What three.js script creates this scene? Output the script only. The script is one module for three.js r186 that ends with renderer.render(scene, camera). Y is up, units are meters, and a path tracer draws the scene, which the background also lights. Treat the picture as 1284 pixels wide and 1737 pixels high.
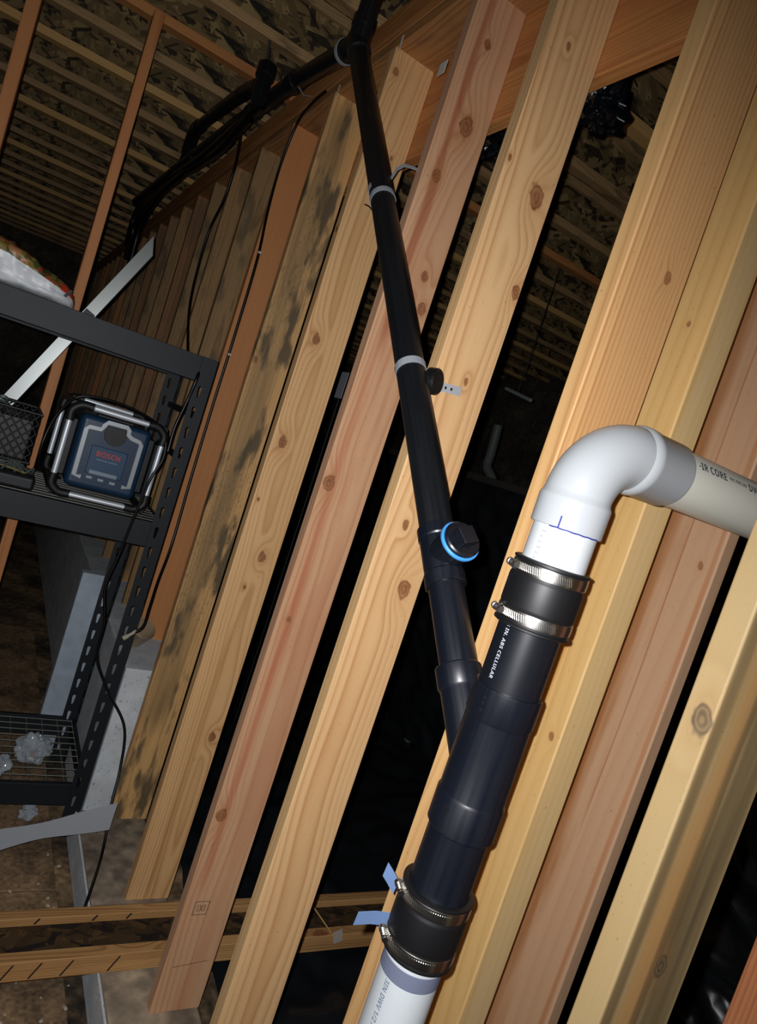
import * as THREE from 'three';
import { mergeGeometries, mergeVertices, toCreasedNormals } from 'three/addons/utils/BufferGeometryUtils.js';
import { RoundedBoxGeometry } from 'three/addons/geometries/RoundedBoxGeometry.js';
import { ImprovedNoise } from 'three/addons/math/ImprovedNoise.js';

// ------------------------------------------------------------------ camera, light, exposure
const CY = 1.71;                                    // eye height above the floor
const scene = new THREE.Scene();
scene.background = new THREE.Color(0x000000);
const camera = new THREE.PerspectiveCamera(73.5, 1284 / 1737, 0.05, 60);
camera.position.set(0, CY, 0);
const YAW = 0.53236, PITCH = -0.07343, ROLL = 0.32072;
camera.lookAt(Math.sin(YAW) * Math.cos(PITCH), CY + Math.sin(PITCH), -Math.cos(YAW) * Math.cos(PITCH));
camera.rotateZ(ROLL);
camera.updateMatrixWorld(true);
scene.add(camera);

// the phone's flash, a few centimetres beside the lens: the only light in the place
const flash = new THREE.SpotLight(0xfbfaff, 9.0, 0, 1.22, 1, 2);
{
  const off = new THREE.Vector3(-0.022, 0.018, -0.01).applyQuaternion(camera.quaternion);
  flash.position.copy(camera.position).add(off);
  flash.target.position.copy(camera.position).add(new THREE.Vector3(-0.34, -0.10, -1).applyQuaternion(camera.quaternion).multiplyScalar(3));
  flash.castShadow = true; flash.shadow.radius = 0.3; flash.shadow.mapSize.set(2048, 2048); flash.shadow.bias = -0.0005;
  scene.add(flash, flash.target);
}
const EXPOSURE = 0.95;

// ------------------------------------------------------------------ helpers
const V = (x, y, z) => new THREE.Vector3(x, y + CY, z);       // heights are given from eye level
const used = {};
function numbered(n) { const k = used[n] = (used[n] ?? -1) + 1; return k ? `${n}_${String(k).padStart(3, '0')}` : n; }
function tag(o, label, category, group, kind) {
  o.userData = { label, category };
  if (group) o.userData.group = group;
  if (kind) o.userData.kind = kind;
  return o;
}
function shade(o) { o.traverse((m) => { if (m.isMesh) { m.castShadow = m.receiveShadow = true; } }); return o; }
function thing(name, label, category, [x, y, z] = [0, 0, 0], group) {
  const o = new THREE.Group(); o.name = numbered(name); o.position.copy(V(x, y, z)); scene.add(o);
  tag(o, label, category, group); return o;
}
// geometry given in scene metres (x, y from eye level, z); parts are moved into their parent's frame
function mesh(name, geo, mat, parent = scene) {
  const g = Array.isArray(geo) ? merge(geo) : geo;
  const m = new THREE.Mesh(g, mat); m.castShadow = m.receiveShadow = true;
  m.name = parent === scene ? numbered(name) : name;
  if (parent !== scene) {
    let p = new THREE.Vector3(); parent.updateWorldMatrix(true, false); p.setFromMatrixPosition(parent.matrixWorld);
    if (!m.geometry.userData.local) m.position.set(-p.x, -p.y, -p.z);
  }
  parent.add(m); return m;
}
function merge(list) {
  const l = list.map((g) => { let q = g.index ? g.toNonIndexed() : g; for (const k of Object.keys(q.attributes)) if (!['position', 'normal', 'uv'].includes(k)) q.deleteAttribute(k); if (!q.attributes.uv) q.setAttribute('uv', new THREE.BufferAttribute(new Float32Array(q.attributes.position.count * 2), 2)); return q; });
  return mergeGeometries(l);
}
function struct(name, geo, mat, label) { const m = mesh(name, geo, mat); m.userData = { kind: 'structure' }; if (label) m.userData.label = label; return m; }
function box(x0, x1, y0, y1, z0, z1, r = 0, uvs = 1) {           // edges in metres, uv in metres
  const w = x1 - x0, h = y1 - y0, d = z1 - z0;
  const g = r > 0 ? new RoundedBoxGeometry(w, h, d, 2, Math.min(r, w * .45, h * .45, d * .45)) : new THREE.BoxGeometry(w, h, d);
  g.translate((x0 + x1) / 2, (y0 + y1) / 2 + CY, (z0 + z1) / 2);
  return boxUV(g, uvs);
}
function boxUV(g, s = 1, ox = 0, oy = 0) {
  const p = g.attributes.position, n = g.attributes.normal, uv = new Float32Array(p.count * 2);
  for (let i = 0; i < p.count; i++) {
    const a = Math.abs(n.getX(i)), b = Math.abs(n.getY(i)), c = Math.abs(n.getZ(i));
    let u, v;
    if (b >= a && b >= c) { u = p.getX(i); v = p.getZ(i); } else if (a >= c) { u = p.getZ(i); v = p.getY(i); } else { u = p.getX(i); v = p.getY(i); }
    uv[2 * i] = u / s + ox; uv[2 * i + 1] = v / s + oy;
  }
  g.setAttribute('uv', new THREE.BufferAttribute(uv, 2)); return g;
}
// a surface of revolution round the line from a along dir; profile = [[t, r], ...]; u round from ref, v = t / vlen
function rev(a, dir, profile, { seg = 40, ref, vlen = 1, crease = 0.5 } = {}) {
  const d = dir.clone().normalize();
  let r0 = (ref ?? (Math.abs(d.y) < 0.9 ? new THREE.Vector3(0, 1, 0) : new THREE.Vector3(0, 0, 1))).clone();
  r0.addScaledVector(d, -r0.dot(d)).normalize();
  const b = new THREE.Vector3().crossVectors(d, r0);
  const pos = [], uv = [], idx = [], nor = [];
  let base = 0;
  const segN = [];
  for (let i = 0; i + 1 < profile.length; i++) { const dt = profile[i + 1][0] - profile[i][0], dr = profile[i + 1][1] - profile[i][1], l = Math.hypot(dt, dr) || 1; segN.push([-dr / l, dt / l]); }
  for (let i = 0; i + 1 < profile.length; i++) {
    for (const e of [0, 1]) {
      const [t, r] = profile[i + e]; let n = segN[i];
      const o = segN[i + (e ? 1 : -1)];
      if (o && o[0] * n[0] + o[1] * n[1] > Math.cos(crease)) { n = [n[0] + o[0], n[1] + o[1]]; const l = Math.hypot(...n); n = [n[0] / l, n[1] / l]; }
      for (let k = 0; k <= seg; k++) {
        const th = k / seg * Math.PI * 2, c = Math.cos(th), s = Math.sin(th);
        const q = r0.clone().multiplyScalar(c).addScaledVector(b, s);
        const P = a.clone().addScaledVector(d, t).addScaledVector(q, r);
        pos.push(P.x, P.y, P.z); uv.push(k / seg, t / vlen);
        nor.push(q.x * n[1] + d.x * n[0], q.y * n[1] + d.y * n[0], q.z * n[1] + d.z * n[0]);
      }
    }
    for (let k = 0; k < seg; k++) { const A = base + k, B = A + 1, C = A + seg + 1, D = C + 1; idx.push(A, B, D, A, D, C); }
    base += 2 * (seg + 1);
  }
  const g = new THREE.BufferGeometry();
  g.setAttribute('position', new THREE.Float32BufferAttribute(pos, 3)); g.setAttribute('normal', new THREE.Float32BufferAttribute(nor, 3)); g.setAttribute('uv', new THREE.Float32BufferAttribute(uv, 2));
  g.setIndex(idx); return g;
}
const solid = (len, r, e = 0.002) => [[0, 0.0001], [0, r - e], [e, r], [len - e, r], [len, r - e], [len, 0.0001]];
function rod(a, b, r, seg = 24, e = 0.001) { const d = b.clone().sub(a); return rev(a, d, solid(d.length(), r, Math.min(e, r * .4)), { seg }); }
function hose(pts, r, n = 80, seg = 10, closed = false) { return new THREE.TubeGeometry(new THREE.CatmullRomCurve3(pts, closed, 'centripetal'), n, r, seg, closed); }
// flat band of given width standing on a closed or open path, normal direction given per point
function band(path, widthDir, w0, t = 0.0012) {
  const pos = [], idx = [], uv = [], n = path.length;
  for (let i = 0; i < n; i++) {
    const tan = path[Math.min(n - 1, i + 1)].clone().sub(path[Math.max(0, i - 1)]).normalize();
    const wd = (typeof widthDir === 'function' ? widthDir(i) : widthDir).clone().normalize();
    const no = new THREE.Vector3().crossVectors(tan, wd).normalize(), w = typeof w0 === 'function' ? w0(i) : w0;
    for (const [a, b] of [[-1, -1], [1, -1], [1, 1], [-1, 1]]) { const p = path[i].clone().addScaledVector(wd, a * w / 2).addScaledVector(no, b * t / 2); pos.push(p.x, p.y, p.z); uv.push(i / (n - 1), (a + 1) / 2); }
  }
  for (let i = 0; i + 1 < n; i++) for (let k = 0; k < 4; k++) { const A = i * 4 + k, B = i * 4 + (k + 1) % 4, C = A + 4, D = B + 4; idx.push(A, C, B, B, C, D); }
  idx.push(0, 1, 2, 0, 2, 3); const L = (n - 1) * 4; idx.push(L, L + 2, L + 1, L, L + 3, L + 2);
  const g = new THREE.BufferGeometry();
  g.setAttribute('position', new THREE.Float32BufferAttribute(pos, 3)); g.setAttribute('uv', new THREE.Float32BufferAttribute(uv, 2)); g.setIndex(idx);
  return toCreasedNormals(g, 0.7);
}
function rng(s) { let a = s >>> 0; return () => { a = (a + 0x6d2b79f5) | 0; let t = Math.imul(a ^ (a >>> 15), 1 | a); t = (t + Math.imul(t ^ (t >>> 7), 61 | t)) ^ t; return ((t ^ (t >>> 14)) >>> 0) / 4294967296; }; }
// fast value noise
const PERM = new Float32Array(65536); { const r = rng(77); for (let i = 0; i < 65536; i++) PERM[i] = r(); }
const hsh = (x, y) => PERM[(x * 73 + y * 9277 + ((x * y) & 63)) & 65535];
function vn(x, y) {
  const xi = Math.floor(x), yi = Math.floor(y); let u = x - xi, v = y - yi; u = u * u * (3 - 2 * u); v = v * v * (3 - 2 * v);
  const a = hsh(xi, yi), b = hsh(xi + 1, yi), c = hsh(xi, yi + 1), d = hsh(xi + 1, yi + 1);
  return a + (b - a) * u + (c - a) * v + (a - b - c + d) * u * v;
}
const fbm = (x, y, o = 3) => { let s = 0, a = .5, t = 0; for (let i = 0; i < o; i++) { s += a * vn(x, y); t += a; x = x * 2.03 + 17.1; y = y * 2.03 + 9.7; a *= .5; } return s / t; };
const sst = (a, b, x) => { const t = Math.min(1, Math.max(0, (x - a) / (b - a))); return t * t * (3 - 2 * t); };
const mix3 = (a, b, t) => [a[0] + (b[0] - a[0]) * t, a[1] + (b[1] - a[1]) * t, a[2] + (b[2] - a[2]) * t];
function dataTex(w, h, fn, srgb = true) {
  const d = new Uint8Array(w * h * 4);
  for (let j = 0; j < h; j++) for (let i = 0; i < w; i++) { const c = fn(i, j), k = 4 * (j * w + i); d[k] = Math.max(0, Math.min(255, c[0])); d[k + 1] = Math.max(0, Math.min(255, c[1])); d[k + 2] = Math.max(0, Math.min(255, c[2])); d[k + 3] = 255; }
  const t = new THREE.DataTexture(d, w, h); t.wrapS = t.wrapT = THREE.RepeatWrapping; t.magFilter = THREE.LinearFilter; t.minFilter = THREE.LinearMipmapLinearFilter; t.generateMipmaps = true; if (srgb) t.colorSpace = THREE.SRGBColorSpace; t.needsUpdate = true; return t;
}
function canvasTex(w, h, draw) {
  const c = document.createElement('canvas'); c.width = w; c.height = h; draw(c.getContext('2d'), w, h);
  const t = new THREE.CanvasTexture(c); t.colorSpace = THREE.SRGBColorSpace; t.wrapS = t.wrapT = THREE.RepeatWrapping; return t;
}
const std = (color, rough, extra = {}) => new THREE.MeshStandardMaterial({ color, roughness: rough, ...extra });

// ------------------------------------------------------------------ wood
const S_U = 0.179, Y0 = -1.62, Y_LEN = 2.86;         // a texture covers a stud's edge (38 mm) and face (141 mm), and its height
function woodTex(o) {
  const W = o.w ?? 256, H = o.h ?? 2048, sd = o.seed, su = o.su ?? S_U, y0 = o.y0 ?? Y0, yl = o.yl ?? Y_LEN, edge = o.edge ?? 0.038;
  const { light, dark, px = .07, pz = -.05, sp = .006, con = .5, wob = .05, knots = [], mould = 0, streaks = [], red = 0, tone = .12 } = o;
  const cols = new Float32Array(H);
  const fn = (i, j) => {
    const s = (i + .5) / W * su, y = y0 + (j + .5) / H * yl;
    const X = s < edge ? 0 : s - edge, Z = s < edge ? s : edge;
    if (i === 0) cols[j] = wob * (fbm(y * .9 + sd, sd * 3.7, 2) - .5) * 2 + .012 * (vn(y * 4 + sd, 5.1) - .5);
    let r = Math.hypot(X - px - cols[j], Z - pz) + .016 * (fbm(s * 9 + sd, y * 1.3 + sd, 2) - .5) + .004 * (fbm(s * 22 + sd, y * 2.2 + sd, 2) - .5);
    let core = 0, ringK = 0, halo = 0;
    for (const k of knots) {
      const dx = s - k[0], dy = y - k[1], R = k[2];
      if (Math.abs(dy) > R * 9 || Math.abs(dx) > R * 8) continue;
      const q = (dx * dx) / (R * R) + (dy * dy) / (R * R * 4.5);
      r += R * 1.5 * Math.exp(-q / 3.2);
      const dk = Math.hypot(dx + dy * .12, dy * .72) / R * (1 + .5 * (fbm(dx * 90 + sd, dy * 90, 2) - .5));
      if (dk < 1.15) { core = Math.max(core, 1 - sst(.8, 1.15, dk)); ringK = .5 + .5 * Math.sin(dk * 13); }
      halo = Math.max(halo, Math.exp(-q / 2.2) * (k[3] ?? .5));
    }
    const f = r / sp, fr = f - Math.floor(f), late = fr < .82 ? Math.pow(fr / .82, 3) : 1 - (fr - .82) / .18;
    const bandT = vn(Math.floor(f) * 3.1 + sd, 2.2);
    const fib = vn(s * 900 + sd, y * 14) * .6 + vn(s * 1900, y * 40 + sd) * .4 - .5;
    const low = fbm(s * 14 + sd * 5, y * 1.7 + sd, 3) - .5;
    let t = late * con * (.25 + 1.0 * bandT) * (.55 + .9 * fbm(s * 9 + sd, y * .8 + sd * 2, 2)) + fib * .16 + low * tone * 2;
    let c = mix3(light, dark, Math.max(-.25, Math.min(1.1, t)));
    if (red) { const k = red * sst(.5, .68, fbm(s * 20 + 3 * sd, y * 2.4 + 2 * sd, 3)); c = mix3(c, [165, 88, 58], k * .55); }
    for (const k of streaks) { // [s, half width, y from, y to, rgb, amount]
      const d = Math.abs(s - k[0] - .006 * (vn(y * 3 + sd, 8.3) - .5)) / k[1];
      if (d < 1.6 && y > k[2] - .1 && y < k[3] + .1) { const e = sst(k[2] - .1, k[2] + .05, y) * (1 - sst(k[3] - .05, k[3] + .1, y)); c = mix3(c, k[4], Math.min(1, k[5] * (.45 + 1.1 * fbm(s * 34 + sd, y * 2.6 + sd, 3))) * e * (1 - sst(.3, 1.5, d + .8 * (fbm(s * 60, y * 6 + sd, 2) - .5)))); }
    }
    if (mould) {
      const m = sst(.5, .74, fbm(s * 26 + sd, y * 7 + sd, 4) + .1 * (fbm(s * 7, y * 1.9 + sd * 2, 2) - .5)) * mould;
      const dots = sst(.7, .8, vn(s * 240 + sd, y * 110)) * sst(.48, .62, fbm(s * 16 + sd * 2, y * 3.1, 2)) * mould;
      c = mix3(c, [74, 66, 50], Math.min(.85, m * .75 + dots * .2));
    }
    if (o.stamp) { const a = (s - o.stamp[0]) / o.stamp[2], b = (y - o.stamp[1]) / o.stamp[2], m = Math.max(Math.abs(a), Math.abs(b)); if (m < .5) { const ink = (m > .43 || (Math.abs(b) < .24 && (Math.abs(a + .22) < .04 || Math.abs(a - .25) < .04 || Math.abs(a - .02 - b * .5) < .045 || Math.abs(a - .02 + b * .5) < .045))) ? .6 * vn(s * 500, y * 500) + .25 : 0; c = mix3(c, [84, 66, 56], ink); } if (Math.abs(y + 1.475 - (s - .1) * .12) < .0012 && s > .06 && s < .16) c = mix3(c, [96, 70, 56], .6); }
    if (halo) c = mix3(c, [168, 112, 66], halo * .5 * (.6 + .8 * vn(s * 60 + sd, y * 22)));
    if (core) c = mix3(c, mix3(o.knot ?? [112, 68, 38], o.knot2 ?? [156, 104, 66], ringK * .8 + .2 * fib), core * (.55 + .35 * vn(s * 120 + sd, y * 90)));
    { const g = c[0] * .3 + c[1] * .59 + c[2] * .11, k = o.sat ?? 1.06; c = [g + (c[0] - g) * k, g + (c[1] - g) * k, g + (c[2] - g) * k]; }
    const sp2 = vn(s * 400 + 9 * sd, y * 160); if (sp2 > .972) c = mix3(c, [90, 60, 35], .35);
    return c;
  };
  return dataTex(W, H, fn);
}
const woodMat = (o) => new THREE.MeshStandardMaterial({ map: woodTex(o), roughness: .62, metalness: 0 });
// a sawn timber standing upright: rounded edges, uv unrolled from its room-side edge round to its near face
function timber(x0, x1, z0, z1, y0, y1, r = 0.0035, flip = false) {
  const pts = [], ns = 4, W = z1 - z0, D = x1 - x0; // go round: (x0,z0)->(x0,z1)->(x1,z1)->(x1,z0)
  const cor = [[x0, z1, -1, 0, 0, 1], [x1, z1, 0, 1, 1, 0], [x1, z0, 1, 0, 0, -1], [x0, z0, 0, -1, -1, 0]];
  const cum = [W, W + D, 2 * W + D, 2 * W + 2 * D];
  pts.push([x0, z0 + r, -1, 0, r]);
  cor.forEach((c, i) => {
    const cx = c[0] + (c[0] === x0 ? r : -r), cz = c[1] + (c[1] === z0 ? r : -r);
    for (let k = 0; k <= ns; k++) { const a = k / ns * Math.PI / 2, nx = c[2] * Math.cos(a) + c[4] * Math.sin(a), nz = c[3] * Math.cos(a) + c[5] * Math.sin(a); pts.push([cx + nx * r, cz + nz * r, nx, nz, cum[i] + (k / ns * 2 - 1) * r]); }
  });
  const pos = [], nor = [], uv = [], idx = [], n = pts.length, rows = [y0, y1];
  for (const y of rows) for (const p of pts) { pos.push(p[0], y + CY, p[1]); nor.push(p[2], 0, p[3]); uv.push(p[4] / S_U, (y - Y0) / Y_LEN); }
  for (let k = 0; k + 1 < n; k++) idx.push(k, k + 1, n + k + 1, k, n + k + 1, n + k);
  for (const [y, up] of [[y0, -1], [y1, 1]]) { const b = pos.length / 3; pos.push((x0 + x1) / 2, y + CY, (z0 + z1) / 2); nor.push(0, up, 0); uv.push(.2, .5); for (const p of pts) { pos.push(p[0], y + CY, p[1]); nor.push(0, up, 0); uv.push((p[0] - x0) / S_U, .5 + (p[1] - z0)); } for (let k = 0; k + 1 < n; k++) up > 0 ? idx.push(b, b + 1 + k, b + 2 + k) : idx.push(b, b + 2 + k, b + 1 + k); }
  const g = new THREE.BufferGeometry();
  g.setAttribute('position', new THREE.Float32BufferAttribute(pos, 3)); g.setAttribute('normal', new THREE.Float32BufferAttribute(nor, 3)); g.setAttribute('uv', new THREE.Float32BufferAttribute(uv, 2)); g.setIndex(idx); return g;
}

// ------------------------------------------------------------------ general materials
const osbTex = canvasTex(1024, 1024, (c, w, h) => {
  const r = rng(5); c.fillStyle = '#6e5a38'; c.fillRect(0, 0, w, h);
  for (let i = 0; i < 5200; i++) {
    const x = r() * w, y = r() * h, l = 40 + r() * 90, b = 8 + r() * 26, a = (r() - .5) * 1.5 + (r() < .3 ? 1.4 : 0), t = r();
    const col = t < .2 ? [52, 40, 22] : t < .5 ? [112, 92, 56] : t < .85 ? [134, 112, 70] : [160, 136, 88];
    for (const ox of [0, x < 120 ? w : x > w - 120 ? -w : 0]) for (const oy of [0, y < 120 ? h : y > h - 120 ? -h : 0]) {
      if ((ox === 0 && oy === 0) || ox || oy) { c.save(); c.translate(x + ox, y + oy); c.rotate(a); c.fillStyle = `rgba(${col},${.35 + r() * .5})`; c.fillRect(-l / 2, -b / 2, l, b); c.restore(); }
    }
  }
  for (let i = 0; i < 260; i++) { c.fillStyle = `rgba(20,16,9,${.3 + r() * .4})`; c.save(); c.translate(r() * w, r() * h); c.rotate((r() - .5) * 1.6); c.fillRect(0, 0, 20 + r() * 60, 5 + r() * 14); c.restore(); }
});
const osbMat = std(0xffffff, .8, { map: osbTex });
const planeWood = (seed, light, dark, extra = {}) => woodMat({ seed, light, dark, w: 128, h: 1024, ...extra });
const PAL = { tan: [[222, 178, 118], [160, 104, 52]], pink: [[214, 158, 120], [160, 92, 58]], yellow: [[228, 188, 122], [176, 124, 62]], orange: [[212, 152, 92], [150, 88, 42]], brown: [[184, 134, 84], [124, 78, 40]], grey: [[186, 154, 108], [116, 88, 54]] };
const lumber = { tan: planeWood(31, ...PAL.tan), orange: planeWood(32, ...PAL.orange, { red: .4 }), grey: planeWood(33, ...PAL.grey, { mould: .6 }), brown: planeWood(34, ...PAL.brown, { mould: .3 }), yellow: planeWood(35, ...PAL.yellow) };
// lumber lying along an axis: grain follows the length
function lying(g, axis, s = 1) {
  const p = g.attributes.position, n = g.attributes.normal, uv = new Float32Array(p.count * 2);
  for (let i = 0; i < p.count; i++) {
    const q = [p.getX(i), p.getY(i), p.getZ(i)], m = [Math.abs(n.getX(i)), Math.abs(n.getY(i)), Math.abs(n.getZ(i))];
    const L = axis === 'x' ? 0 : axis === 'y' ? 1 : 2; const o = [0, 1, 2].filter((k) => k !== L);
    const across = m[o[0]] > m[o[1]] ? q[o[1]] : q[o[0]];
    uv[2 * i] = across / S_U * s + .25; uv[2 * i + 1] = q[L] / Y_LEN;
  }
  g.setAttribute('uv', new THREE.BufferAttribute(uv, 2)); return g;
}
const noiseGrey = (seed, base, amp, w = 256) => dataTex(w, w, (i, j) => { const n = fbm(i / 9 + seed, j / 9, 4) - .5, m = fbm(i / 60 + seed, j / 60 + 3, 2) - .5; const k = 1 + amp * (n * 1.2 + m * 1.3); return base.map((b) => b * k); });
const concreteMat = std(0xffffff, .9, { map: noiseGrey(3, [128, 116, 98], .7) });
const paintedMat = std(0xffffff, .75, { map: (() => { const t = dataTex(256, 256, (i, j) => { const n = 1 + .22 * (fbm(i / 30, j / 30, 4) - .5), k = vn(i / 3.2, j / 3.2) > .9 ? .78 : 1; return [212 * n * k, 220 * n * k, 222 * n * k]; }); t.repeat.set(2, 2); return t; })() });
const dirtMat = std(0xffffff, .95, { map: noiseGrey(12, [112, 92, 66], .9, 512) });
const wallDark = std(0xffffff, .9, { map: noiseGrey(15, [92, 86, 70], .5) });
const scuff = dataTex(256, 256, (i, j) => { const v = 128 + 90 * (fbm(i / 7, j / 90, 3) - .5) + 70 * (fbm(i / 26 + 4, j / 26, 3) - .5); return [v, v, v]; }, false);
const absMat = new THREE.MeshStandardMaterial({ color: 0x0f131b, roughness: .80, roughnessMap: scuff }), absDull = new THREE.MeshStandardMaterial({ color: 0x121518, roughness: .86, roughnessMap: scuff }), rubber = std(0x0e0f11, .5), blackCable = std(0x08090a, .4), pvcMat = std(0xabb0b1, .32), steel = new THREE.MeshStandardMaterial({ color: 0xc9c6bf, metalness: 1, roughness: .28 });
const alu = new THREE.MeshStandardMaterial({ color: 0xd4d8da, metalness: 1, roughness: .34 });
const rackMat = std(0x10181e, .58), greyPlastic = std(0x9aa2a6, .5);

// ------------------------------------------------------------------ the setting
{
  const fl = struct('floor', box(-4.6, 5.1, -1.83, -1.735, -11.1, 1.6), dirtMat); fl.geometry = boxUV(fl.geometry, 1.3);
  const wl = struct('wall_left', box(-4.7, -4.6, -1.83, 1.8, -11.1, 1.6), wallDark);
  const wr = struct('wall_right', box(5.1, 5.2, -1.83, 1.8, -11.1, 1.6), wallDark);
  const wf = struct('wall_far', box(-4.7, 5.2, -1.83, 1.8, -11.2, -11.1), wallDark);
  const wb = struct('wall_back', box(-4.7, 5.2, -1.83, 1.8, 1.6, 1.7), wallDark);
  const ce = new THREE.Group(); ce.name = 'ceiling'; ce.userData = { kind: 'structure' }; scene.add(ce);
  const flange = lumber.grey, JY = 1.39;
  for (let i = 0; i < 8; i++) for (let k = 0; k < 6; k++) {           // sheets of strand board with open joints
    const x0 = -4.6 + i * 1.22, z0 = 1.6 - (k + 1) * 2.44;
    const g = box(x0 + .002, Math.min(5.1, x0 + 1.218), JY + .24, JY + .258, Math.max(-11.1, z0) + .002, z0 + 2.438); boxUV(g, 1.25, i * .37, k * .21);
    mesh('osb_panel', g, osbMat, ce);
  }
  struct('roof_slab', box(-4.7, 5.2, JY + .262, JY + .3, -11.2, 1.7), wallDark).name = 'trim_1';
  const geoF = lying(box(-4.59, 5.09, 0, .038, -.029, .029, .002), 'x'), geoW = boxUV(box(-4.59, 5.09, .036, .204, -.0055, .0055), 1.1), cols = [lumber.grey, lumber.yellow, lumber.grey];
  geoF.translate(0, -CY, 0); geoW.translate(0, -CY, 0);
  for (let k = -9; k < 19; k++) {
    const z = k === -1 ? -3.235 : k === -2 ? -2.87 : -3.6 - k * .403;
    const j = new THREE.Group(); j.name = 'ceiling_joist'; j.position.set(0, JY + CY, z); ce.add(j);
    const add = (n, g, m, y) => { const o = new THREE.Mesh(g, m); o.name = n; o.position.y = y; o.castShadow = o.receiveShadow = true; j.add(o); };
    add('bottom_flange', geoF, k === -1 ? lumber.orange : cols[Math.abs(k) % 3], 0); add('top_flange', geoF, lumber.grey, .202); add('web', geoW, osbMat, 0);
  }
}

// foundation: a low curb under the near studs, a higher stem wall under the far ones
{
  const f = thing('foundation_wall', 'pale painted concrete foundation wall behind the black shelf, stepping down to a low curb', 'foundation', [.72, -1.735, -2.6]); f.userData.kind = 'structure';
  mesh('stem_wall', box(.655, .8865, -1.735, -1.04, -11, -2.515, .006), paintedMat, f);
  const c = mesh('curb', box(.634, .8865, -1.735, -1.616, -2.515, 1.5, .012), concreteMat, f);
  mesh('painted_edge', box(.627, .6345, -1.735, -1.618, -2.51, 1.5, .003), paintedMat, f);
  const fp = thing('floor_covering', 'dirty brown plywood covering the floor at the lower left below the shelf', 'floor panel', [-.4, -1.735, -2]); fp.userData.kind = 'structure';
  const ply = std(0xffffff, .9, { map: noiseGrey(21, [128, 104, 76], .55, 512) });
  for (const [x0, x1, z0, z1] of [[-1.4, .385, -2.2, .8], [.39, .57, -2.2, .8], [-1.4, .3, -4.6, -2.205], [.305, .568, -4.6, -2.205]]) mesh('plywood_panel', boxUV(box(x0, x1, -1.735, -1.712, z0, z1, .004), .6), ply, fp);
  // crumbs of debris
  const r = rng(41), bits = [];
  for (let i = 0; i < 70; i++) { const s = .0025 + r() * .0055, g = new THREE.IcosahedronGeometry(s, 0); g.scale(1, .5, .7 + r()); g.rotateY(r() * 6); g.translate(.1 + r() * .5, -1.710 + CY, -1.4 - r() * 1.2); bits.push(g); }
  const db = mesh('floor_debris', bits, std(0xb8ac96, .9)); tag(db, 'small pale crumbs of debris scattered over the brown floor', 'debris', null, 'stuff');
}

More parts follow.
